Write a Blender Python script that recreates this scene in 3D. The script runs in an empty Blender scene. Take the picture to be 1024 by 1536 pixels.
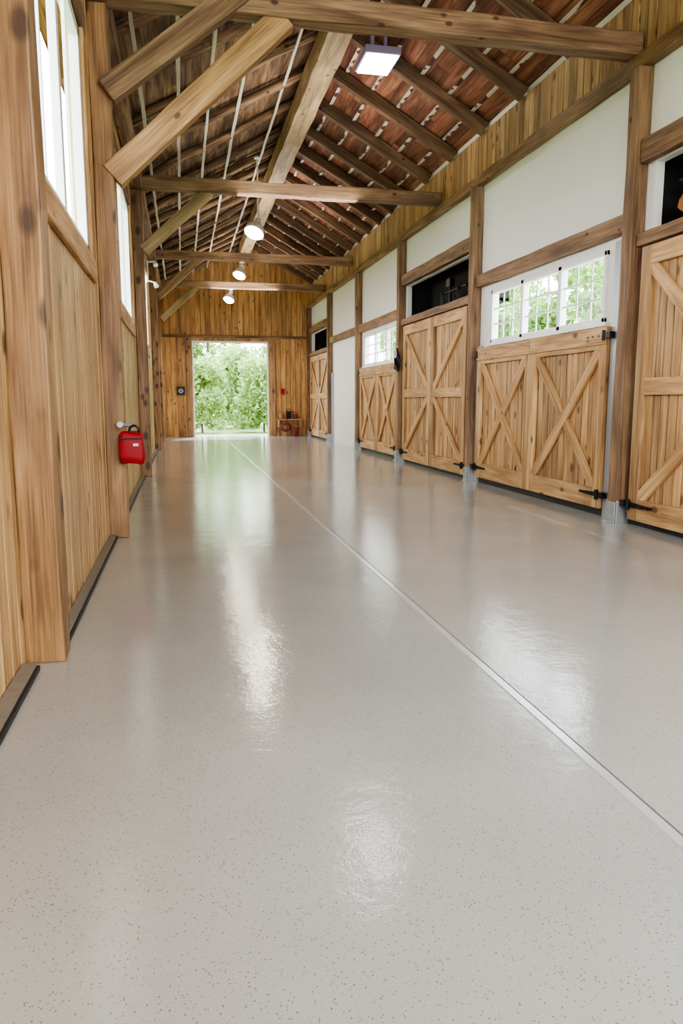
import bpy, bmesh, math, random
from mathutils import Vector, Matrix, Quaternion
random.seed(7)
SC=bpy.context.scene
COL=SC.collection
WPOS={}
try: SC.view_settings.look='AgX - Medium High Contrast'
except Exception: pass

# ------------------------------------------------------------------ materials
def newmat(name):
    m=bpy.data.materials.new(name); m.use_nodes=True
    nt=m.node_tree; nt.nodes.clear()
    out=nt.nodes.new('ShaderNodeOutputMaterial')
    b=nt.nodes.new('ShaderNodeBsdfPrincipled')
    nt.links.new(b.outputs[0],out.inputs[0])
    return m,nt,b,out
def N(nt,t,**k):
    n=nt.nodes.new(t)
    for a,v in k.items(): setattr(n,a,v)
    return n
def L(nt,a,b): nt.links.new(a,b)
def srgb(r,g,b):
    def f(c):
        c/=255.0
        return c/12.92 if c<=.04045 else ((c+.055)/1.055)**2.4
    return (f(r),f(g),f(b),1)
def math_n(nt,op,a,b=None,c=None):
    n=N(nt,'ShaderNodeMath',operation=op)
    for i,v in enumerate((a,b,c)):
        if v is None: continue
        if isinstance(v,(int,float)): n.inputs[i].default_value=v
        else: L(nt,v,n.inputs[i])
    return n.outputs[0]
def wood(name,cd,cm,cl,axis='X',rough=.55,var=.3,knots=.13,across=8.0,bump=.25,stain=.25):
    m,nt,b,out=newmat(name)
    tc=N(nt,'ShaderNodeTexCoord'); oi=N(nt,'ShaderNodeObjectInfo'); ge=N(nt,'ShaderNodeNewGeometry')
    r1=math_n(nt,'MULTIPLY',oi.outputs['Random'],37.0)
    r2=math_n(nt,'MULTIPLY',ge.outputs['Random Per Island'],53.0)
    cmb=N(nt,'ShaderNodeCombineXYZ'); L(nt,r1,cmb.inputs[0]); L(nt,r2,cmb.inputs[1])
    s=math_n(nt,'ADD',r1,r2); L(nt,s,cmb.inputs[2])
    va=N(nt,'ShaderNodeVectorMath',operation='ADD'); L(nt,tc.outputs['Object'],va.inputs[0]); L(nt,cmb.outputs[0],va.inputs[1])
    def mp(lo,ac):
        n=N(nt,'ShaderNodeMapping'); L(nt,va.outputs[0],n.inputs[0])
        n.inputs['Scale'].default_value=tuple(lo if a==axis else ac for a in 'XYZ'); return n.outputs[0]
    n1=N(nt,'ShaderNodeTexNoise'); L(nt,mp(.7,across),n1.inputs['Vector']); n1.inputs['Scale'].default_value=1; n1.inputs['Detail'].default_value=5; n1.inputs['Distortion'].default_value=.9
    n2=N(nt,'ShaderNodeTexNoise'); L(nt,mp(2.0,70),n2.inputs['Vector']); n2.inputs['Scale'].default_value=1; n2.inputs['Detail'].default_value=3
    v=math_n(nt,'ADD',math_n(nt,'MULTIPLY',n1.outputs[0],.6),math_n(nt,'MULTIPLY',n2.outputs[0],.4))
    cr=N(nt,'ShaderNodeValToRGB'); L(nt,v,cr.inputs[0])
    e=cr.color_ramp.elements; e[0].position=.37; e[0].color=cd; e[1].position=.63; e[1].color=cl
    x=cr.color_ramp.elements.new(.5); x.color=cm
    col=cr.outputs[0]
    n3=N(nt,'ShaderNodeTexNoise'); L(nt,mp(1.1,2.6),n3.inputs['Vector']); n3.inputs['Scale'].default_value=1; n3.inputs['Detail'].default_value=4
    sr=N(nt,'ShaderNodeMapRange'); L(nt,n3.outputs[0],sr.inputs[0]); sr.inputs[1].default_value=.5; sr.inputs[2].default_value=.75; sr.inputs[3].default_value=0; sr.inputs[4].default_value=stain*2
    sm=N(nt,'ShaderNodeMixRGB'); L(nt,sr.outputs[0],sm.inputs[0]); L(nt,col,sm.inputs[1]); sm.inputs[2].default_value=(cd[0]*.6,cd[1]*.58,cd[2]*.58,1); col=sm.outputs[0]
    if knots:
        vo=N(nt,'ShaderNodeTexVoronoi'); L(nt,mp(2.6,4.5),vo.inputs['Vector']); vo.inputs['Scale'].default_value=1
        kr=N(nt,'ShaderNodeMapRange'); L(nt,vo.outputs['Distance'],kr.inputs[0])
        kr.inputs[1].default_value=knots*.55; kr.inputs[2].default_value=knots; kr.inputs[3].default_value=.85; kr.inputs[4].default_value=0
        mx=N(nt,'ShaderNodeMixRGB'); L(nt,kr.outputs[0],mx.inputs[0]); L(nt,col,mx.inputs[1])
        mx.inputs[2].default_value=(cd[0]*.3,cd[1]*.25,cd[2]*.25,1); col=mx.outputs[0]
    rr=math_n(nt,'FRACT',math_n(nt,'ADD',math_n(nt,'MULTIPLY',oi.outputs['Random'],3.7),ge.outputs['Random Per Island']))
    hs=N(nt,'ShaderNodeHueSaturation'); L(nt,col,hs.inputs['Color'])
    mr=N(nt,'ShaderNodeMapRange'); L(nt,rr,mr.inputs[0]); mr.inputs[3].default_value=1-var; mr.inputs[4].default_value=1+var*.6
    L(nt,mr.outputs[0],hs.inputs['Value'])
    L(nt,hs.outputs[0],b.inputs['Base Color']); b.inputs['Roughness'].default_value=rough
    bp=N(nt,'ShaderNodeBump'); bp.inputs['Strength'].default_value=bump; bp.inputs['Distance'].default_value=.01
    L(nt,v,bp.inputs['Height']); L(nt,bp.outputs[0],b.inputs['Normal'])
    return m
def plain(name,c,rough=.5,metal=0,noise=.08,scale=8,emit=None,es=0,stretch=None,c2=None,lo=.45,hi=.55):
    m,nt,b,out=newmat(name)
    tc=N(nt,'ShaderNodeTexCoord'); n=N(nt,'ShaderNodeTexNoise')
    if stretch:
        mp=N(nt,'ShaderNodeMapping'); L(nt,tc.outputs['Object'],mp.inputs[0]); mp.inputs['Scale'].default_value=stretch; L(nt,mp.outputs[0],n.inputs['Vector'])
    else: L(nt,tc.outputs['Object'],n.inputs['Vector'])
    n.inputs['Scale'].default_value=scale; n.inputs['Detail'].default_value=4
    mx=N(nt,'ShaderNodeMixRGB')
    if c2:
        mr=N(nt,'ShaderNodeMapRange'); L(nt,n.outputs[0],mr.inputs[0]); mr.inputs[1].default_value=lo; mr.inputs[2].default_value=hi; L(nt,mr.outputs[0],mx.inputs[0])
        mx.inputs[1].default_value=c; mx.inputs[2].default_value=c2
    else:
        L(nt,n.outputs[0],mx.inputs[0])
        mx.inputs[1].default_value=tuple(max(0,x*(1-noise)) for x in c[:3])+(1,)
        mx.inputs[2].default_value=tuple(min(1,x*(1+noise)) for x in c[:3])+(1,)
    L(nt,mx.outputs[0],b.inputs['Base Color'])
    b.inputs['Roughness'].default_value=rough; b.inputs['Metallic'].default_value=metal
    if emit: b.inputs['Emission Color'].default_value=emit; b.inputs['Emission Strength'].default_value=es
    return m
def glassmat():
    m,nt,b,out=newmat('window_glass'); nt.nodes.remove(b)
    t=N(nt,'ShaderNodeBsdfTransparent'); g=N(nt,'ShaderNodeBsdfGlossy'); g.inputs['Roughness'].default_value=.02
    mx=N(nt,'ShaderNodeMixShader'); mx.inputs[0].default_value=.04; L(nt,t.outputs[0],mx.inputs[1]); L(nt,g.outputs[0],mx.inputs[2])
    L(nt,mx.outputs[0],out.inputs[0]); return m
def leafmat(name,c1,c2):
    m,nt,b,out=newmat(name); nt.nodes.remove(b)
    ge=N(nt,'ShaderNodeNewGeometry'); mx=N(nt,'ShaderNodeMixRGB'); L(nt,ge.outputs['Random Per Island'],mx.inputs[0])
    mx.inputs[1].default_value=c1; mx.inputs[2].default_value=c2
    d=N(nt,'ShaderNodeBsdfDiffuse'); t=N(nt,'ShaderNodeBsdfTranslucent'); L(nt,mx.outputs[0],d.inputs[0]); L(nt,mx.outputs[0],t.inputs[0])
    s=N(nt,'ShaderNodeMixShader'); s.inputs[0].default_value=.5; L(nt,d.outputs[0],s.inputs[1]); L(nt,t.outputs[0],s.inputs[2]); L(nt,s.outputs[0],out.inputs[0])
    return m
def floormat():
    m,nt,b,out=newmat('epoxy_floor')
    tc=N(nt,'ShaderNodeTexCoord')
    def noise(sc,det):
        n=N(nt,'ShaderNodeTexNoise'); L(nt,tc.outputs['Object'],n.inputs['Vector']); n.inputs['Scale'].default_value=sc; n.inputs['Detail'].default_value=det; return n.outputs[0]
    mx=N(nt,'ShaderNodeMixRGB'); L(nt,noise(.7,5),mx.inputs[0]); mx.inputs[1].default_value=srgb(168,168,162); mx.inputs[2].default_value=srgb(210,210,204)
    vo=N(nt,'ShaderNodeTexVoronoi'); L(nt,tc.outputs['Object'],vo.inputs['Vector']); vo.inputs['Scale'].default_value=150
    sep=N(nt,'ShaderNodeSeparateColor'); L(nt,vo.outputs['Color'],sep.inputs[0])
    rad=math_n(nt,'MULTIPLY',sep.outputs[1],.46)
    near=math_n(nt,'LESS_THAN',vo.outputs['Distance'],rad); sel=math_n(nt,'GREATER_THAN',math_n(nt,'ADD',sep.outputs[0],math_n(nt,'MULTIPLY',noise(5,4),.6)),1.03)
    f=math_n(nt,'MULTIPLY',math_n(nt,'MULTIPLY',near,sel),.65)
    m2=N(nt,'ShaderNodeMixRGB'); L(nt,f,m2.inputs[0]); L(nt,mx.outputs[0],m2.inputs[1]); m2.inputs[2].default_value=srgb(92,88,82)
    m3=N(nt,'ShaderNodeMixRGB',blend_type='MULTIPLY'); m3.inputs[0].default_value=.4; L(nt,m2.outputs[0],m3.inputs[1]); L(nt,noise(260,3),m3.inputs[2])
    L(nt,m3.outputs[0],b.inputs['Base Color'])
    b.inputs['Roughness'].default_value=.11; b.inputs['Specular IOR Level'].default_value=.85
    hh=math_n(nt,'ADD',math_n(nt,'MULTIPLY',noise(120,2),.36),math_n(nt,'ADD',math_n(nt,'MULTIPLY',noise(24,2),.9),math_n(nt,'MULTIPLY',noise(4,2),2.0)))
    bp=N(nt,'ShaderNodeBump'); bp.inputs['Strength'].default_value=.4; bp.inputs['Distance'].default_value=.003; L(nt,hh,bp.inputs['Height']); L(nt,bp.outputs[0],b.inputs['Normal'])
    return m

PINE=(srgb(148,108,66),srgb(192,150,100),srgb(218,182,132))
M_doorZ=wood('pine_boards_vertical',*PINE,axis='Z',var=.32,knots=.2)
M_doorY=wood('pine_boards_horizontal',*PINE,axis='Y',var=.15,knots=.2)
M_doorX=wood('pine_brace',*PINE,axis='X',var=.12)
M_wallZ=wood('oiled_wall_boards',srgb(154,116,74),srgb(200,162,112),srgb(222,190,140),axis='Z',var=.24,rough=.45,knots=.21)
M_bandZ=wood('upper_band_boards',srgb(138,102,66),srgb(182,146,104),srgb(206,174,130),axis='Z',var=.32,rough=.6,knots=.19)
M_farZ=wood('aged_wall_boards',srgb(150,106,60),srgb(198,152,94),srgb(220,178,120),axis='Z',var=.26,rough=.5,knots=.18)
M_post=wood('stained_post',srgb(112,80,50),srgb(154,116,76),srgb(182,146,102),axis='X',var=.1,rough=.45,across=7,knots=.27)
M_beam=wood('weathered_beam',srgb(98,72,52),srgb(138,108,82),srgb(166,138,108),axis='X',var=.14,rough=.7,across=8,stain=.35)
M_rail=wood('brown_rail',srgb(98,72,50),srgb(138,106,76),srgb(166,134,100),axis='X',var=.14,rough=.6,stain=.35)
M_brace=wood('tan_brace',srgb(132,98,62),srgb(174,136,92),srgb(200,164,120),axis='X',var=.08,rough=.6)
M_ridge=wood('ridge_timber',srgb(128,104,76),srgb(166,140,104),srgb(192,166,128),axis='X',var=.1,rough=.65,stain=.35)
M_rafter=wood('dark_rafter',srgb(74,54,40),srgb(108,82,60),srgb(138,110,84),axis='X',var=.18,rough=.75,stain=.3)
M_log=wood('bark_rafter',srgb(66,50,38),srgb(118,92,70),srgb(162,134,106),axis='X',var=.25,rough=.9,across=14,bump=.8)
M_deckR=wood('red_brown_deck',srgb(88,52,40),srgb(130,82,62),srgb(164,116,92),axis='Y',var=.36,rough=.85,knots=0,stain=.35)
M_deckL=wood('grey_brown_deck',srgb(76,56,42),srgb(124,96,72),srgb(170,140,110),axis='Y',var=.4,rough=.9,knots=0,bump=.6,stain=.35)
M_lath=plain('pale_rod',srgb(196,188,176),.6)
M_lathR=plain('broken_pale_lath',srgb(92,60,46),.7,c2=srgb(220,214,204),scale=1.0,stretch=(2.6,3,3),lo=.47,hi=.5)
M_white=plain('white_panel',srgb(236,237,234),.5,noise=.02,scale=3)
M_frame=plain('white_window_frame',srgb(236,238,240),.35,noise=.02)
M_munt=plain('window_muntin',srgb(232,232,230),.4)
M_black=plain('black_iron',srgb(24,24,26),.4,metal=.4)
M_dark=plain('painted_stall_shade',srgb(30,30,30),.9)  # near-black colour stands in for the shade of the unlit stalls
M_galv=plain('galvanised_steel',srgb(172,176,180),.35,metal=.5,scale=30)
M_conc=plain('curb_concrete',srgb(134,125,112),.8,scale=20,noise=.25)
M_blackstrip=plain('black_rubber_and_gap_shade',srgb(34,34,34),.5)  # black of the curb strip, also the painted gap shade under the doors
M_joint=plain('joint_strip',srgb(236,237,240),.18,metal=.5)
M_groove=plain('joint_shadow_gap',srgb(96,96,94),.5)
M_red=plain('red_vinyl',srgb(158,14,30),.6)
M_rust=plain('muted_brown_rubber',srgb(120,52,42),.6)
M_glass=glassmat()
M_leaf=leafmat('green_leaves',srgb(92,132,66),srgb(168,198,122))
M_leaf2=leafmat('light_leaves',srgb(124,158,94),srgb(200,218,158))
M_bark=plain('tree_bark',srgb(95,80,66),.9,noise=.3)
M_grass=plain('grass',srgb(112,136,80),.95,noise=.3,scale=3)
M_gravel=plain('gravel_path',srgb(140,134,118),.95,noise=.15,scale=10)
M_emit=plain('lit_diffuser',(1,1,1,1),.4,emit=(1,.98,.96,1),es=25)
M_bulb=plain('lit_bulb',(1,1,1,1),.4,emit=(1,.93,.8,1),es=55)
M_housing=plain('lilac_grey_housing',srgb(150,136,170),.5)
M_leather=plain('brown_leather',srgb(150,104,66),.45)
M_epoxy=floormat()

# ------------------------------------------------------------------ mesh helpers
class MB:
    def __init__(s): s.v=[]; s.f=[]; s.m=[]
    def quad8(s,pts,mi=0):
        i=len(s.v); s.v+= [Vector(p) for p in pts]
        for q in ((0,3,2,1),(4,5,6,7),(0,1,5,4),(1,2,6,5),(2,3,7,6),(3,0,4,7)):
            s.f.append([i+k for k in q]); s.m.append(mi)
    def box(s,x0,x1,y0,y1,z0,z1,mi=0):
        s.quad8([(x0,y0,z0),(x1,y0,z0),(x1,y1,z0),(x0,y1,z0),(x0,y0,z1),(x1,y0,z1),(x1,y1,z1),(x0,y1,z1)],mi)
    def quad(s,pts,mi=0):
        i=len(s.v); s.v+=[Vector(p) for p in pts]; s.f.append([i,i+1,i+2,i+3]); s.m.append(mi)
    def cyl(s,p0,p1,r0,r1=None,seg=14,mi=0):
        r1=r0 if r1 is None else r1
        p0=Vector(p0);p1=Vector(p1);d=(p1-p0).normalized()
        a=d.orthogonal().normalized(); b=d.cross(a)
        i=len(s.v)
        for p,r in((p0,r0),(p1,r1)):
            for k in range(seg):
                t=2*math.pi*k/seg; s.v.append(p+a*math.cos(t)*r+b*math.sin(t)*r)
        for k in range(seg):
            s.f.append([i+k,i+(k+1)%seg,i+seg+(k+1)%seg,i+seg+k]); s.m.append(mi)
        s.f.append([i+k for k in range(seg)][::-1]); s.m.append(mi)
        s.f.append([i+seg+k for k in range(seg)]); s.m.append(mi)
    def tube(s,pts,r,seg=8,mi=0):
        for a,b in zip(pts[:-1],pts[1:]): s.cyl(a,b,r,r,seg,mi)
    def build(s,name,mats,parent=None,origin=None,bevel=0,smooth=False,label=None,cat=None,kind=None,group=None,subsurf=0):
        if origin is None:
            lo=[min(v[i] for v in s.v) for i in range(3)]; hi=[max(v[i] for v in s.v) for i in range(3)]
            origin=((lo[0]+hi[0])/2,(lo[1]+hi[1])/2,lo[2])
        O=Vector(origin)
        me=bpy.data.meshes.new(name); me.from_pydata([v-O for v in s.v],[],s.f)
        for m in (mats if isinstance(mats,(list,tuple)) else [mats]): me.materials.append(m)
        for p,mi in zip(me.polygons,s.m): p.material_index=mi; p.use_smooth=smooth
        bm=bmesh.new(); bm.from_mesh(me); bmesh.ops.recalc_face_normals(bm,faces=bm.faces); bm.to_mesh(me); bm.free()
        o=bpy.data.objects.new(name,me); COL.objects.link(o)
        return fin(o,O,parent,bevel,label,cat,kind,group,subsurf)
def fin(o,O,parent=None,bevel=0,label=None,cat=None,kind=None,group=None,subsurf=0):
    WPOS[o.name]=Vector(O)
    if parent:
        o.parent=parent; o.location=Vector(O)-WPOS[parent.name]
    else: o.location=O
    if bevel:
        b=o.modifiers.new('bevel','BEVEL'); b.width=bevel; b.segments=2; b.limit_method='ANGLE'
    if label: o['label']=label
    if cat and not parent: o['category']=cat
    if kind: o['kind']=kind
    if group: o['group']=group
    return o
def empty(name,loc,label,cat,kind=None,group=None):
    o=bpy.data.objects.new(name,None); o.empty_display_size=.1; COL.objects.link(o)
    return fin(o,Vector(loc),None,0,label,cat,kind,group)
def timber(name,p0,p1,w,h,mat,label=None,cat=None,kind=None,parent=None,jit=.006,up=None,group=None,bevel=.012,rnd=False):
    p0=Vector(p0);p1=Vector(p1); d=p1-p0; Ln=d.length; x=d.normalized()
    u=Vector(up) if up else (Vector((0,1,0)) if abs(x.z)>.9 else Vector((0,0,1)))
    y=u.cross(x).normalized(); z=x.cross(y)
    n=max(1,int(Ln/.45)); verts=[];faces=[]
    S=10 if rnd else 4
    for i in range(n+1):
        t=-Ln/2+Ln*i/n
        if rnd:
            ox=random.uniform(-1,1)*jit;oz=random.uniform(-1,1)*jit
            for k in range(S):
                a=2*math.pi*k/S; r=1+random.uniform(-.08,.08)
                verts.append((t,math.cos(a)*w/2*r+ox,math.sin(a)*h/2*r+oz))
        else:
            for a,b in((-1,-1),(1,-1),(1,1),(-1,1)):
                verts.append((t,a*w/2+random.uniform(-jit,jit),b*h/2+random.uniform(-jit,jit)))
    for i in range(n):
        for k in range(S):
            a=i*S+k;b=i*S+(k+1)%S; faces.append((a,b,b+S,a+S))
    faces.append(tuple(range(S))[::-1]); faces.append(tuple(range(n*S,n*S+S)))
    me=bpy.data.meshes.new(name); me.from_pydata(verts,[],faces); me.materials.append(mat)
    bm=bmesh.new(); bm.from_mesh(me); bmesh.ops.recalc_face_normals(bm,faces=bm.faces); bm.to_mesh(me); bm.free()
    if rnd:
        for p in me.polygons: p.use_smooth=True
    o=bpy.data.objects.new(name,me); COL.objects.link(o)
    R=Matrix((x,y,z)).transposed().to_4x4(); c=(p0+p1)/2
    W=Matrix.Translation(c)@R
    if parent:
        o.parent=parent; o.matrix_basis=Matrix.Translation(-WPOS[parent.name])@W
    else: o.matrix_basis=W
    WPOS[o.name]=c
    if bevel and not rnd:
        b=o.modifiers.new('bevel','BEVEL'); b.width=bevel; b.segments=2; b.limit_method='ANGLE'
    if label:o['label']=label
    if cat and not parent:o['category']=cat
    if kind:o['kind']=kind
    if group:o['group']=group
    return o
def boards(mb,plane,c0,c1,a0,a1,z0,z1,bw,holes=(),mi=0,gap=.005):
    f0=z0 if callable(z0) else (lambda a:z0); f1=z1 if callable(z1) else (lambda a:z1)
    bs=[];a=a0
    while a<a1-1e-4:
        b=min(a1,a+bw*random.uniform(.85,1.15)); bs.append((a,b)); a=b
    for a,b in bs:
        cuts=sorted({a,b}|{h[k] for h in holes for k in(0,1) if a<h[k]<b})
        t=random.uniform(-.004,.004)
        for p,q in zip(cuts[:-1],cuts[1:]):
            m=(p+q)/2; hh=sorted([h for h in holes if h[0]<m<h[1]],key=lambda h:h[2])
            pp=p+(gap/2 if p==a else 0); qq=q-(gap/2 if q==b else 0)
            lows=[(f0(pp),f0(qq))]; highs=[]
            for h in hh: highs.append((h[2],h[2])); lows.append((h[3],h[3]))
            highs.append((f1(pp),f1(qq)))
            for lo,hi in zip(lows,highs):
                if hi[0]-lo[0]<.02: continue
                if plane=='X': pts=[(c0+t,pp,lo[0]),(c1+t,pp,lo[0]),(c1+t,qq,lo[1]),(c0+t,qq,lo[1]),(c0+t,pp,hi[0]),(c1+t,pp,hi[0]),(c1+t,qq,hi[1]),(c0+t,qq,hi[1])]
                else: pts=[(pp,c0+t,lo[0]),(qq,c0+t,lo[1]),(qq,c1+t,lo[1]),(pp,c1+t,lo[0]),(pp,c0+t,hi[0]),(qq,c0+t,hi[1]),(qq,c1+t,hi[1]),(pp,c1+t,hi[0])]
                mb.quad8(pts,mi)

YB,YF=-5.0,29.4
RX,RZ=2.5,7.05
def roofz(x):
    return 5.3+(x+.8)*(RZ-5.3)/3.3 if x<RX else RZ-(x-RX)*(1.4/2.5)
def rect_wall(mb,x0,x1,a0,a1,z0,z1,hs,mi=0):
    cuts=sorted({a0,a1}|{h[0] for h in hs}|{h[1] for h in hs})
    for p,q in zip(cuts[:-1],cuts[1:]):
        m=(p+q)/2; lo=z0
        for h in hs:
            if h[0]<m<h[1]:
                if h[2]>lo: mb.box(x0,x1,p,q,lo,h[2],mi)
                lo=h[3]
        mb.box(x0,x1,p,q,lo,z1,mi)

# ------------------------------------------------------------------ floor
mb=MB(); mb.box(-.95,7.2,YB-1,YF+.3,-.1,0)
mb.build('floor',M_epoxy,label='glossy light grey speckled epoxy floor',kind='structure')
mb=MB(); mb.box(1.50,1.54,YB,YF,.0,.005)
mb.build('trim_1',M_joint,label='shiny metal joint strip along the epoxy floor',kind='structure')
mb=MB(); mb.box(1.541,1.552,YB,YF,0,.002)
mb.build('trim_2',M_groove,label='thin dark joint line in the floor',kind='structure')
mb=MB(); mb.box(-60,70,YB-60,YF+90,-.2,-.115)
mb.build('lawn',M_grass,label='green lawn around the barn',cat='lawn',kind='stuff')
mb=MB(); mb.box(-.5,5.5,YF+.3,YF+2.0,-.112,-.02)
mb.build('gravel_path',M_gravel,label='pale gravel path outside the open barn door',cat='path')

# ------------------------------------------------------------------ left wall
LW=[(.4,3.0),(4.6,7.15),(10.4,13.1),(16.6,19.6),(23.0,25.4)]
LZ0,LZ1=2.66,4.5
mb=MB()
hl=[(a,b,LZ0,LZ1) for a,b in LW]
boards(mb,'X',-.90,-.86,YB,4.2,.0,5.5,.17,hl[:1],gap=.01)
boards(mb,'X',-.80,-.76,4.2,YF,.0,5.5,.17,hl[1:],gap=.01)
rect_wall(mb,-.94,-.905,YB,4.2,0,5.5,hl[:1]); rect_wall(mb,-.86,-.806,4.2,YF,0,5.5,hl[1:])
mb.build('wall_left',M_wallZ,label='vertical oiled pine board wall',kind='structure')
mb=MB(); mb.box(-.855,-.785,YB,4.0,0,.04,0); mb.box(-.785,-.768,YB,4.0,0,.025,1)
mb.box(-.755,-.695,4.4,YF,0,.04,0); mb.box(-.695,-.680,4.4,YF,0,.025,1)
mb.build('baseboard_left',[M_conc,M_blackstrip],label='concrete curb with black strip',kind='structure')
wi=0
for a,b in LW:
    wi+=1
    X=-.86 if b<4.2 else -.76
    mb=MB(); fw=.08
    x0,x1=X-.07,X+.005
    for (y0,y1,z0,z1) in ((a,a+fw,LZ0,LZ1),(b-fw,b,LZ0,LZ1),(a,b,LZ0,LZ0+fw),(a,b,LZ1-fw,LZ1)): mb.box(x0,x1,y0,y1,z0,z1)
    mid=(a+b)/2; mb.box(x0+.01,x1-.005,mid-.05,mid+.05,LZ0,LZ1)
    for m in((a+mid)/2,(b+mid)/2): mb.box(x0+.02,x1-.025,m-.012,m+.012,LZ0,LZ1)
    w=mb.build('window_%d'%wi,M_frame,label='tall white framed window in the board wall',kind='structure',bevel=.004)
    g=MB(); xx=X-.03; g.quad([(xx,a+fw,LZ0+fw),(xx,b-fw,LZ0+fw),(xx,b-fw,LZ1-fw),(xx,a+fw,LZ1-fw)]); g.build('glass_pane',M_glass,parent=w)
ti=2
def trim(p0,p1,w,h,mat,label,**k):
    global ti; ti+=1
    return timber('trim_%d'%ti,p0,p1,w,h,mat,label=label,kind='structure',**k)
for a,b in LW[1:]:
    X=-.74
    lab='pine casing board around the tall window'
    trim((X,a-.1,LZ0-.1),(X,b+.3,LZ0-.1),.04,.2,M_doorX,lab,jit=.002)
    trim((X,b+.13,LZ0+.0),(X,b+.13,LZ1+.02),.04,.26,M_doorX,lab,jit=.002)
    trim((X,a-.07,LZ0+.0),(X,a-.07,LZ1+.02),.04,.14,M_doorX,lab,jit=.002)
    trim((X,a-.14,LZ1+.12),(X,b+.26,LZ1+.12),.04,.2,M_rail,lab,jit=.002)
for (x0,x1,y,dy,m) in ((-.855,-.655,4.2,.22,M_post),(-.755,-.57,7.95,.22,M_post),(-.755,-.57,14.3,.22,M_post),(-.755,-.58,21.9,.22,M_post),(-.755,-.6,26.2,.2,M_post)):
    timber('timber_post',((x0+x1)/2,y,0),((x0+x1)/2,y,5.2 if y<5 else 5.05),x1-x0,dy,m,label='stained square timber post with knots against the board wall',cat='post',group='posts along the window wall')
timber('wall_plate',(-.65,4.4,5.16),(-.65,YF-.05,5.16),.2,.2,M_beam,label='long weathered plate beam over the tall windows',cat='beam')

# ------------------------------------------------------------------ right wall
PY=[3.8,7.72,12.3,16.7,20.9,25.1,29.25]
holes=[(4.1,7.5,3.2,3.9),(8.32,11.72,2.32,3.15),(12.6,16.5,3.2,3.9),(17.0,20.4,2.32,3.15),(25.3,29.0,3.2,3.9)]
mb=MB(); rect_wall(mb,5.0,5.1,YB,YF,0,5.9,holes)
mb.build('wall_right',M_white,label='white panelled stall wall',kind='structure')
mb=MB(); mb.box(4.975,4.999,YB,20.8,0,.14); mb.box(4.975,4.999,25.2,29.2,0,.14)  # painted shade: the dark gap below the stall doors
mb.build('door_gap_shade',M_blackstrip,label='dark strip painting the shaded gap at the foot of the stall fronts',kind='structure')
mb=MB(); boards(mb,'X',4.955,4.998,YB,YF,5.04,5.72,.17,gap=.016)
ti+=1; mb.build('trim_%d'%ti,M_bandZ,label='band of vertical pine boards under the rafters',kind='structure')
trim((4.93,YB,4.97),(4.93,YF,4.97),.12,.16,M_rail,'long brown timber rail along the stall wall')
for i,y in enumerate(PY[1:]):
    timber('timber_post',(4.91,y,0),(4.91,y,4.89),.17,.18,M_beam if i%2 else M_rail,label='rough brown timber post between stall fronts',cat='post',group='posts between the stall fronts')
    mb=MB(); mb.box(4.812,4.822,y-.085,y+.085,.0,.24); mb.box(4.822,4.99,y-.105,y-.095,0,.26); mb.box(4.78,4.822,y-.07,y+.07,0,.01)
    for dz in(.07,.18): mb.cyl((4.812,y,dz),(4.798,y,dz),.013)
    mb.build('post_bracket',M_galv,label='galvanised steel bracket at the foot of a timber post',cat='bracket',group='post brackets',bevel=.003)
    mb=MB(); mb.box(4.93,4.999,y+.1,y+.37,.0,3.2 if i==0 else 2.3)
    if i>0: mb.box(4.93,4.999,y-.24,y-.1,0,2.3)
    ti+=1; mb.build('trim_%d'%ti,M_galv,label='grey steel jamb beside the stall door',kind='structure',bevel=.003)
kinds=['tall','short','tall','short','plain','tall']
for k,(a,b) in zip(kinds,zip(PY[:-1],PY[1:])):
    a+=.1;b-=.1
    if k=='tall':
        trim((4.94,a,3.12),(4.94,b,3.12),.11,.14,M_rail,'brown rail below the stall opening')
        trim((4.94,a,4.03),(4.94,b,4.03),.12,.24,M_rail,'rough brown header over the stall opening')
    else:
        trim((4.94,a,3.36),(4.94,b,3.36),.11,.2,M_rail,'brown rail across the white wall panel')
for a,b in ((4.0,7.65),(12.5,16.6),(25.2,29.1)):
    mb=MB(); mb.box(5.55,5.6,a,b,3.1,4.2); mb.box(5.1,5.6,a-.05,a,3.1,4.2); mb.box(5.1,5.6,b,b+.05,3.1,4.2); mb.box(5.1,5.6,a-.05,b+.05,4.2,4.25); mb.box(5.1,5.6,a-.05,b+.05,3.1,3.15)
    ti+=1; mb.build('trim_%d'%ti,M_dark,label='shallow box behind the opening, stall shade painted dark',kind='structure')

for a,b in ((8.32,11.72),(17.0,20.4)):
    wi+=1; z0,z1=2.32,3.15; mb=MB(); fw=.055; x0,x1=4.965,5.06
    for (p,q,r,s) in ((a,a+fw,z0,z1),(b-fw,b,z0,z1),(a,b,z0,z0+fw),(a,b,z1-fw,z1)): mb.box(x0,x1,p,q,r,s)
    th=(b-a)/3
    for i in (1,2): mb.box(x0,x1,a+th*i-.045,a+th*i+.045,z0,z1)
    mb.box(4.93,4.99,a-.06,b+.06,z0-.05,z0)
    w=mb.build('window_%d'%wi,M_frame,label='white framed three part window above a stall door',kind='structure',bevel=.004)
    mu=MB()
    for i in range(3):
        p=a+th*i+.05;q=a+th*(i+1)-.05
        for j in(1,2):
            yy=p+(q-p)*j/3; mu.box(5.008,5.022,yy-.014,yy+.014,z0+fw,z1-fw)
            zz=z0+fw+(z1-z0-2*fw)*j/3; mu.box(5.006,5.024,p,q,zz-.012,zz+.012)
    mu.build('muntin_grid',M_munt,parent=w)
    g=MB(); X=5.036; g.quad([(X,a+fw,z0+fw),(X,b-fw,z0+fw),(X,b-fw,z1-fw),(X,a+fw,z1-fw)]); g.build('glass_pane',M_glass,parent=w)

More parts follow.
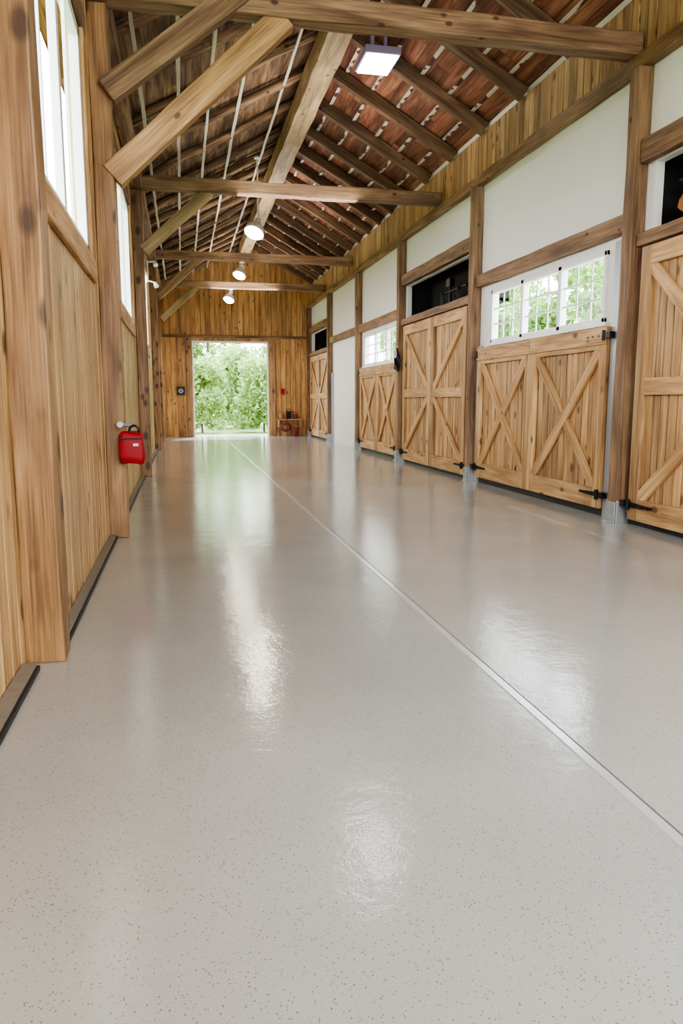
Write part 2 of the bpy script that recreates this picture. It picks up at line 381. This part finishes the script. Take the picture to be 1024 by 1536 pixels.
def hinge(parent,y,z,dirn):
    mb=MB(); X=4.885
    pts=[(X-.012,y,z-.03),(X,y,z-.03),(X,y+dirn*.42,z-.014),(X-.012,y+dirn*.42,z-.014),(X-.012,y,z+.03),(X,y,z+.03),(X,y+dirn*.42,z+.014),(X-.012,y+dirn*.42,z+.014)]
    mb.quad8(pts); mb.cyl((X-.02,y,z-.06),(X-.02,y,z+.06),.024); mb.box(X-.03,X+.03,y-dirn*.1-.04,y-dirn*.1+.04,z-.035,z+.035)
    for t in(.12,.25,.36): mb.cyl((X-.012,y+dirn*t,z),(X-.022,y+dirn*t,z),.012,seg=8)
    mb.build('strap_hinge',M_black,parent=parent,label='black iron strap hinge',origin=(X,y,z))
def stall_door(y0,y1,z0,z1,tall,label):
    e=empty('stall_door',(4.93,(y0+y1)/2,z0),label,'stall door',group='stall doors')
    mid=(y0+y1)/2
    for a,b,s in((y0,mid-.008,0),(mid+.008,y1,1)):
        mb=MB(); boards(mb,'X',4.935,4.965,a,b,z0,z1,.14,gap=.016)
        leaf=mb.build('door_leaf',M_doorZ,parent=e)
        fx0,fx1=4.89,4.932; sw=.17; fr=MB()
        fr.box(fx0,fx1,a,a+sw,z0,z1,0); fr.box(fx0,fx1,b-sw,b,z0,z1,0)
        top=.26 if not tall else .2
        rails=[(z0,z0+.24),(z1-top,z1)]
        zm=(z0+z1)/2
        if tall: rails.append((zm-.09,zm+.09))
        for p,q in rails: fr.box(fx0-.001,fx1,a+sw+.002,b-sw-.002,p,q,1)
        if not tall: fr.box(fx0-.02,fx0-.001,a,b,z1-.2,z1,1)
        fr.build('door_frame',[M_doorZ,M_doorY],parent=leaf,bevel=.004)
        ya,yb=a+sw,b-sw
        def br(p,q,off):
            timber('cross_brace',(4.912-off,p[0],p[1]),(4.912-off,q[0],q[1]),.14,.036,M_doorX,parent=leaf,jit=.001,up=(1,0,0),bevel=.003)
        if tall:
            outer,inner=(ya,yb) if s==0 else (yb,ya)
            br((outer,z1-top),(inner,zm+.09),0); br((outer,z0+.24),(inner,zm-.09),0)
        else:
            br((ya,z0+.24),(yb,z1-top),0); br((ya,z1-top),(yb,z0+.24),.005)
    for zz in ((z0+.17,) if tall else (z0+.17,z1-.1)):
        hinge(e,y0+.03,zz,1); hinge(e,y1-.03,zz,-1)
    return e
stall_door(4.1,7.5,.07,3.02,True,'tall double pine stall door with diagonal braces and black hinges')
stall_door(8.1,12.05,.1,2.25,False,'pine double stall door with crossed braces under a window')
stall_door(12.6,16.45,.07,3.02,True,'tall double pine stall door below a dark opening')
stall_door(16.95,20.65,.1,2.25,False,'pine double stall door with crossed braces under a window')
stall_door(25.35,28.95,.07,3.02,True,'tall double pine stall door near the end wall')

# ------------------------------------------------------------------ end walls
mb=MB(); DX0,DX1,DZ=.5,3.28,3.55
boards(mb,'Y',YF,YF+.05,-.95,5.1,0,3.75,.2,[(DX0,DX1,-1,DZ)],gap=.014)
boards(mb,'Y',YF-.02,YF+.04,-.95,5.1,3.75,lambda a:roofz(a)+.2,.2,gap=.014)
boards(mb,'Y',YF+.06,YF+.1,-.95,5.1,0,lambda a:roofz(a)+.22,.4,[(DX0,DX1,-1,DZ)],gap=-.02)
mb.build('wall_far',M_farZ,label='aged vertical board gable wall',kind='structure')
mb=MB(); mb.box(DX0-.06,DX0,YF-.03,YF+.1,0,DZ); mb.box(DX1,DX1+.06,YF-.03,YF+.1,0,DZ); mb.box(DX0-.06,DX1+.06,YF-.03,YF+.1,DZ,DZ+.07)
mb.build('door_1',M_frame,label='open barn doorway with a thin white frame',kind='structure',bevel=.004)
trim((-.7,YF-.05,3.78),(4.95,YF-.05,3.78),.05,.1,M_rail,'thin board across the gable wall',jit=.002)
trim((3.5,YF-.06,0),(3.5,YF-.06,3.7),.18,.05,M_post,'upright board beside the barn doorway')
trim((.3,YF-.06,0),(.3,YF-.06,3.7),.18,.05,M_post,'upright board beside the barn doorway')
mb=MB(); boards(mb,'Y',YB-.06,YB,-.95,5.1,0,lambda a:roofz(a)+.2,.2,[(.3,4.2,-1,3.8)],gap=.0)
mb.build('wall_back',M_farZ,label='board gable wall with an open doorway',kind='structure')

# ------------------------------------------------------------------ roof
mb=MB()
def slope(x0,x1,mi,n):
    for i in range(n):
        a=x0+(x1-x0)*i/n; b=x0+(x1-x0)*(i+1)/n; t=random.uniform(0,.012)
        za,zb=roofz(a)+.17+t,roofz(b)+.17+t
        y=YB-.3
        while y<YF+.3:
            y2=min(YF+.3,y+random.uniform(1.6,4))
            tt=random.uniform(0,.008)
            mb.quad8([(a,y,za+tt),(b,y,zb+tt),(b,y2,zb+tt),(a,y2,za+tt),(a,y,za+.08),(b,y,zb+.08),(b,y2,zb+.08),(a,y2,za+.08)],mi); y=y2
slope(-1.3,2.5,0,16); slope(2.5,5.6,1,13)
for a,b in((-1.35,2.5),(2.5,5.65)):
    za,zb=roofz(a)+.27,roofz(b)+.27
    mb.quad8([(a,YB-.3,za),(b,YB-.3,zb),(b,YF+.3,zb),(a,YF+.3,za),(a,YB-.3,za+.05),(b,YB-.3,zb+.05),(b,YF+.3,zb+.05),(a,YF+.3,za+.05)],1)
mb.build('ceiling',[M_deckL,M_deckR],label='pitched roof deck of old brown boards',kind='structure')
y=3.6
while y<YF-.3:
    timber('rafter',(2.6,y,roofz(2.6)+.05),(4.94,y,roofz(4.94)+.05),.13,.2,M_rafter,label='dark square rafter on the stall side of the roof',cat='rafter',group='rafters on the stall side')
    timber('rafter',(2.4,y+.1,roofz(2.4)+.07),(-.72,y+.1,roofz(-.72)+.07),.15,.15,M_log,label='rough bark covered rafter on the window side of the roof',cat='rafter',group='rafters on the window side',rnd=True,jit=.025)
    y+=1.42 if y<16 else 1.1
for i,x in enumerate((2.95,3.4,3.85,4.3,4.7)):
    timber('roof_lath',(x,2,roofz(x)+.158),(x,YF-.05,roofz(x)+.158),.065,.012,M_lathR,label='thin broken pale lath under the roof boards',cat='lath',group='roof laths',jit=.001,bevel=0)
for i,x in enumerate((1.87,1.08,.56,.09,-.41)):
    timber('roof_lath',(x,2,roofz(x)-.01),(x,YF-.05,roofz(x)-.01),.045,.02,M_lath,label='thin pale rod under the bark rafters',cat='lath',group='roof rods',jit=.008,bevel=0)
timber('ridge_beam',(2.36,3,6.7),(2.36,YF-.04,6.7),.36,.38,M_ridge,label='massive pale timber ridge beam',cat='beam',jit=.012)
TB=[(7.88,5.17),(14.25,5.17),(21.9,5.35),(26.1,5.2)]
for y,z in TB:
    timber('tie_beam',(-.62,y,z),(4.94,y,z),.22,.22,M_beam,label='weathered timber tie beam spanning the aisle',cat='beam',group='tie beams',jit=.01)
    if y<10: timber('knee_brace',(-.58,y,z-1.65),(1.1,y,z-.08),.15,.24,M_brace,label='long tan diagonal brace from post to tie beam',cat='brace',group='knee braces')
    else: timber('knee_brace',(-.58,y,z-1.15),(.6,y,z-.08),.14,.2,M_ridge,label='diagonal timber brace from post to tie beam',cat='brace',group='knee braces')
timber('knee_brace',(-.6,7.8,4.25),(.75,7.8,5.3),.13,.22,M_beam,label='short dark diagonal brace below the roof',cat='brace',group='knee braces')

# ------------------------------------------------------------------ lamps and added fill lights
def spotlamp(x,y,z,ztop,k=1.0):
    e=empty('flood_lamp',(x,y,z),'white bell shaped flood lamp hanging below the roof timbers','lamp',group='hanging flood lamps')
    ax=Vector((-.32,-.42,-.85)).normalized(); P=Vector((x,y,z+.3*k))
    mb=MB()
    prof=[(0,.05),(.06,.065),(.1,.1),(.15,.14),(.22,.17),(.28,.18)]
    for (t0,r0),(t1,r1) in zip(prof[:-1],prof[1:]): mb.cyl(P+ax*t0*k,P+ax*t1*k,r0*k,r1*k,24)
    mb.build('lamp_shade',M_frame,parent=e)
    mb=MB(); mb.cyl(P+ax*.281*k,P+ax*.33*k,.16*k,.1*k,20); mb.build('bulb',M_bulb,parent=e)
    mb=MB(); mb.cyl(P,(x,y,ztop),.018,seg=10); mb.cyl((x,y,ztop-.03),(x,y,ztop),.07,seg=14); mb.cyl(P-Vector((.06,0,0)),P+Vector((.06,0,0)),.05); mb.build('hanger',M_frame,parent=e)
    l=bpy.data.lights.new('flood_lamp_light','SPOT'); l.energy=180; l.color=(1,.88,.7); l.shadow_soft_size=.1; l.spot_size=2.8; l.spot_blend=.6
    o=bpy.data.objects.new('flood_lamp_light',l); COL.objects.link(o); o.location=P+ax*.37*k
spotlamp(1.78,17.3,4.95,roofz(1.78)-.02,1.25); spotlamp(1.78,21.9,4.78,5.24,1.05); spotlamp(1.74,26.1,4.64,5.09,1.05)
lx,ly,lz=3.05,11.4,6.42
e=empty('panel_light',(lx,ly,lz),'square lit panel light with lilac grey housing under the rafters','light')
mb=MB(); mb.box(lx-.27,lx+.27,ly+.02,ly+.74,lz,lz+.11); mb.cyl((lx-.1,ly+.3,lz+.11),(lx-.1,ly+.3,roofz(lx-.1)+.12),.03); mb.cyl((lx+.1,ly+.3,lz+.11),(lx+.1,ly+.3,roofz(lx+.1)+.12),.03); mb.build('housing',M_housing,parent=e,bevel=.012)
mb=MB(); mb.box(lx-.235,lx+.235,ly+.055,ly+.705,lz-.02,lz+.002); mb.build('diffuser',M_emit,parent=e)
y,z=19.5,4.25
e=empty('wall_spotlight',(-.5,y,z),'small white double wall spotlight','lamp')
mb=MB(); mb.cyl((-.55,y,z),(-.51,y-.07,z-.1),.035,.06,14); mb.cyl((-.74,y,z+.05),(-.55,y,z),.018); mb.cyl((-.55,y,z+.5),(-.51,y-.07,z+.4),.035,.06,14); mb.cyl((-.74,y,z+.48),(-.55,y,z+.5),.018); mb.cyl((-.73,y,z),(-.73,y,z+.52),.03); mb.build('lamp_head',M_frame,parent=e)
def area(name,loc,rot,sx,sy,e,c=(1,1,1)):
    l=bpy.data.lights.new(name,'AREA'); l.shape='RECTANGLE'; l.size=sx; l.size_y=sy; l.energy=e; l.color=c
    o=bpy.data.objects.new(name,l); COL.objects.link(o); o.location=loc; o.rotation_euler=rot; return o
area('fill_light',(2.2,-2.5,4.6),(math.radians(55),0,0),4,2,490,(.98,.98,1))  # added fill behind the camera, no fitting there
for yy,ee in ((6,58),(13.5,62),(20,90),(26,110)):
    area('roof_fill',(2.2,yy,5.05),(math.radians(180),0,0),2.2,2.2,ee,(1,.95,.88))  # added upward fill to brighten the roof, no fittings on the beams
def portal(loc,rot,sx,sy):
    o=area('daylight_portal',loc,rot,sx,sy,1); o.data.cycles.is_portal=True
for a,b in LW: portal((-1.0,(a+b)/2,(LZ0+LZ1)/2),(0,math.radians(-90),0),LZ1-LZ0,b-a)
for a,b in((8.32,11.72),(17.0,20.4)): portal((5.12,(a+b)/2,2.73),(0,math.radians(90),0),.83,b-a)
portal(((DX0+DX1)/2,YF+.15,DZ/2),(math.radians(-90),0,0),DX1-DX0,DZ)
portal((2.25,YB-.1,1.9),(math.radians(90),0,0),3.9,3.8)

# ------------------------------------------------------------------ small things
e=empty('extinguisher_cover',(-.5,7.78,.77),'soft red fabric pouch hanging on a timber post','bag')
cx,cy=-.5,7.74; mb=MB()
rings=[(.775,.10,.05),(.783,.115,.07),(.85,.122,.085),(.95,.116,.085),(1.04,.115,.08),(1.07,.105,.065),(1.085,.085,.05)]
seg=32
for z,rx,ry in rings:
    for k in range(seg):
        t=2*math.pi*k/seg; c=math.cos(t);s=math.sin(t)
        wv=1+.05*math.sin(3*t+z*17)+.045*math.sin(8*t-z*50)
        mb.v.append(Vector((cx+wv*rx*math.copysign(abs(c)**.3,c),cy+wv*ry*math.copysign(abs(s)**.4,s),z+.014*math.sin(2*t))))
for i in range(len(rings)-1):
    for k in range(seg):
        a=i*seg+k;b=i*seg+(k+1)%seg; mb.f.append([a,b,b+seg,a+seg]); mb.m.append(0)
mb.f.append(list(range(seg))[::-1]); mb.m.append(0); mb.f.append([len(rings)*seg-seg+k for k in range(seg)]); mb.m.append(0)
mb.build('cover_body',M_red,parent=e,smooth=True)
mb=MB(); mb.tube([(cx+.03+.05*math.cos(t),cy-.02,1.08+.07*math.sin(t)) for t in [math.pi*i/10 for i in range(11)]],.012)
mb.box(cx-.112,cx+.112,cy-.1,cy-.085,1.02,1.03); mb.build('strap',M_black,parent=e)
mb=MB(); mb.cyl((cx-.1,cy+.1,1.15),(cx-.1,cy-.05,1.16),.03); mb.cyl((cx-.08,cy+.02,1.16),(cx+.03,cy,1.15),.022); mb.build('wall_hook',M_galv,parent=e)
mb=MB(); mb.box(cx+.02,cx+.07,cy-.104,cy-.085,.95,.975); mb.build('tag',M_frame,parent=e)

e=empty('wall_clock',(0,YF-.04,1.6),'square black box with a pale ring face on the gable wall','clock')
mb=MB(); mb.box(-.16,.14,YF-.12,YF-.0,1.58,1.9); mb.build('case',M_black,parent=e,bevel=.01)
mb=MB()
mb.tube([(-.01+.07*math.cos(t),YF-.125,1.74+.07*math.sin(t)) for t in [2*math.pi*i/16 for i in range(17)]],.01); mb.box(-.05,.03,YF-.13,YF-.12,1.73,1.75)
mb.build('dial_ring',M_frame,parent=e)
mb=MB(); mb.box(3.82,3.94,YF-.1,YF+.002,1.6,1.84); mb.cyl((3.88,YF-.1,1.72),(3.88,YF-.12,1.72),.04); mb.build('alarm_box',M_red,label='small red alarm box on the gable wall',cat='alarm box',bevel=.01)
mb=MB(); mb.box(3.62,4.6,YF-.3,YF-.02,.62,.67); mb.box(3.66,3.72,YF-.28,YF-.02,.35,.62); mb.box(4.5,4.56,YF-.28,YF-.02,.35,.62)
mb.build('wall_shelf',M_bandZ,label='small board shelf on the gable wall',cat='shelf',bevel=.005)
mb=MB()
for j in range(3):
    r=.2-.035*j; mb.tube([(3.95+r*math.cos(t),YF-.34-.03*j,.36+r*math.sin(t)*.8) for t in [2*math.pi*k/20 for k in range(21)]],.024)
mb.cyl((3.95,YF-.02,.5),(3.95,YF-.42,.52),.02)
mb.build('garden_hose',M_rust,label='muted brown hose coiled on a wall hook',cat='hose')
def bucket(x,y,z,r,h,m,lab):
    mb=MB(); mb.cyl((x,y,z),(x,y,z+h),r*.8,r,18); mb.tube([(x+r*math.cos(t),y,z+h+r*.9*math.sin(t)) for t in [math.pi*i/10 for i in range(11)]],.01)
    mb.build('bucket',m,label=lab,cat='bucket')
bucket(4.3,YF-.35,0,.17,.34,M_rust,'small brown bucket by the gable wall')
bucket(3.8,YF-.18,.67,.11,.2,M_leather,'small tan bucket on the wall shelf')
bucket(4.08,YF-.18,.67,.09,.3,M_black,'small black bucket on the wall shelf')
bucket(4.34,YF-.18,.67,.1,.18,M_rust,'small reddish brown bucket on the wall shelf')
e=empty('bridle',(4.78,16.55,2.25),'black bridle and white rope hanging on a timber post','bridle')
mb=MB()
for q in range(3):
    mb.tube([(4.78+.02*q,16.6+(.12+.02*q)*math.cos(t),2.35-.05*q+(.2)*math.sin(t)) for t in [2*math.pi*k/16 for k in range(17)]],.018)
mb.build('strap_loops',M_black,parent=e)
mb=MB(); mb.tube([(4.76,16.6+.07*math.cos(t),2.45+.1*math.sin(t)) for t in [2*math.pi*k/16 for k in range(17)]],.016); mb.cyl((4.82,16.6,2.58),(4.74,16.6,2.58),.015); mb.build('rope_loop',M_frame,parent=e)
def rack(y,z,qs,x=5.2):
    e=empty('tack_rack',(x,y,z),'black iron tack rack inside the dark stall opening','rack',group='tack racks')
    mb=MB(); mb.cyl((x,y-.9,z),(x,y+.45,z),.025); mb.cyl((x,y,3.15),(x,y,z+.22),.03); mb.box(x-.05,x+.05,y-.1,y+.1,z+.08,z+.24)
    mb.build('bar',M_black,parent=e)
    for q in qs:
        mb=MB(); mb.tube([(x-.04,y+q+.05*math.cos(t),z-.14+.16*math.sin(t)) for t in [2*math.pi*k/14 for k in range(15)]],.012)
        mb.build('ring',M_black,parent=e)
rack(6.9,3.68,(-.5,)); rack(14.3,3.5,(-.55,.35))
e=empty('saddle',(5.2,6.7,3.2),'brown leather saddle resting in the stall opening','saddle')
mb=MB(); n=12
for i in range(n+1):
    y=6.5+.6*i/n; hz=.0+.12*((i/n-.5)*2)**2
    for k in range(9):
        t=math.pi*k/8; mb.v.append(Vector((5.2+.2*math.cos(t),y,3.22+.2*math.sin(t)+hz)))
for i in range(n):
    for k in range(8):
        a=i*9+k; mb.f.append([a,a+1,a+10,a+9]); mb.m.append(0)
mb.build('seat',M_leather,parent=e,smooth=True)
mb=MB(); mb.cyl((5.2,6.45,3.22),(5.2,7.15,3.22),.05); mb.build('rack_bar',M_black,parent=e)

# ------------------------------------------------------------------ trees
def leafmesh(name,H,R,n,mat,low):
    mb=MB(); blobs=[]
    for _ in range(26):
        a=random.uniform(0,6.28); rr=R*.7*math.sqrt(random.random()); blobs.append((rr*math.cos(a),rr*math.sin(a),random.uniform(low,H),random.uniform(.5,.9)*R*.55))
    for _ in range(n):
        b=random.choice(blobs); d=Vector((random.gauss(0,1),random.gauss(0,1),random.gauss(0,1))).normalized()*b[3]*random.uniform(.6,1.05)
        c=Vector((b[0],b[1],b[2]))+d
        if c.z<0.2: c.z=.2+random.random()*.5
        q=Quaternion((random.gauss(0,1),random.gauss(0,1),random.gauss(0,1),random.gauss(0,1))).normalized()
        s=random.uniform(.08,.16); i=len(mb.v)
        for p in((-s,0,0),(0,-s*.5,0),(s,0,0),(0,s*.5,s*.15)): mb.v.append(c+q@Vector(p))
        mb.f.append([i,i+1,i+2,i+3]); mb.m.append(0)
    me=bpy.data.meshes.new(name); me.from_pydata(mb.v,[],mb.f); me.materials.append(mat); return me
LM=[leafmesh('foliage_mesh',6.5,2.2,9000,M_leaf,.9),leafmesh('foliage_mesh',3.6,1.7,7000,M_leaf2,.1)]
def trunkmesh(H,r):
    mb=MB(); mb.cyl((0,0,0),(.1,.05,H*.6),r,r*.6,10); mb.cyl((.1,.05,H*.6),(0,.2,H),r*.6,r*.2,8)
    for k in range(5):
        a=k*1.3; mb.cyl((.05,.03,H*(.35+.1*k)),(1.1*math.cos(a),1.1*math.sin(a),H*(.55+.1*k)),r*.35,r*.1,7)
    me=bpy.data.meshes.new('trunk_mesh'); me.from_pydata(mb.v,[],mb.f); me.materials.append(M_bark); return me
TM=[trunkmesh(6,.14),trunkmesh(3,.06)]
def tree(x,y,k,s=1):
    e=empty('tree',(x,y,-.115),'leafy green tree outside the barn in bright daylight','tree',group='trees outside the barn')
    for me,pn in((LM[k],'foliage'),(TM[k],'trunk')):
        o=bpy.data.objects.new(pn,me); COL.objects.link(o); o.parent=e
        if pn=='foliage': o['kind']='stuff'
    e.rotation_euler=(0,0,random.uniform(0,6.28)); e.scale=(s,s,s)
for x,y,k,s in ((-3.2,47,0,1),(1.6,47.5,0,1),(6.4,47,0,1),
                (-2.0,35.8,1,.85),(.9,35.2,1,.85),(3.8,35.6,1,.85),(6.7,35.6,1,.85),
                (-.8,40.4,1,1.05),(2.7,40.8,1,1.05),(6.2,40.6,1,1.05),
                (10.0,15.0,0,.8),(10.9,19.4,0,.82),(10.2,23.8,0,.82),(11.2,28.2,0,.85),(10.6,32.8,0,.88),(12,37.6,0,.92)):
    tree(x,y,k,s)

# ------------------------------------------------------------------ world, sun, camera
w=bpy.data.worlds.new('sky'); SC.world=w; w.use_nodes=True; nt=w.node_tree; nt.nodes.clear()
o=N(nt,'ShaderNodeOutputWorld'); bg=N(nt,'ShaderNodeBackground'); L(nt,bg.outputs[0],o.inputs[0])
tc=N(nt,'ShaderNodeTexCoord'); sp=N(nt,'ShaderNodeSeparateXYZ'); L(nt,tc.outputs['Generated'],sp.inputs[0])
cr=N(nt,'ShaderNodeValToRGB'); L(nt,sp.outputs[2],cr.inputs[0]); cr.color_ramp.elements[0].color=(1,1,.98,1); cr.color_ramp.elements[1].color=(.7,.85,1,1)
L(nt,cr.outputs[0],bg.inputs[0]); bg.inputs[1].default_value=12.0
s=bpy.data.lights.new('sun','SUN'); s.energy=14; s.angle=.05; so=bpy.data.objects.new('sun',s); COL.objects.link(so); so.rotation_euler=(math.radians(38),0,math.radians(160))
cam=bpy.data.cameras.new('camera'); co=bpy.data.objects.new('camera',cam); COL.objects.link(co)
co.location=(0,0,1.4); co.rotation_euler=(math.radians(90-8.53),0,math.radians(-11.96))
cam.sensor_fit='VERTICAL'; cam.sensor_height=36; cam.sensor_width=24; cam.lens=26.25; cam.clip_end=300
SC.camera=co
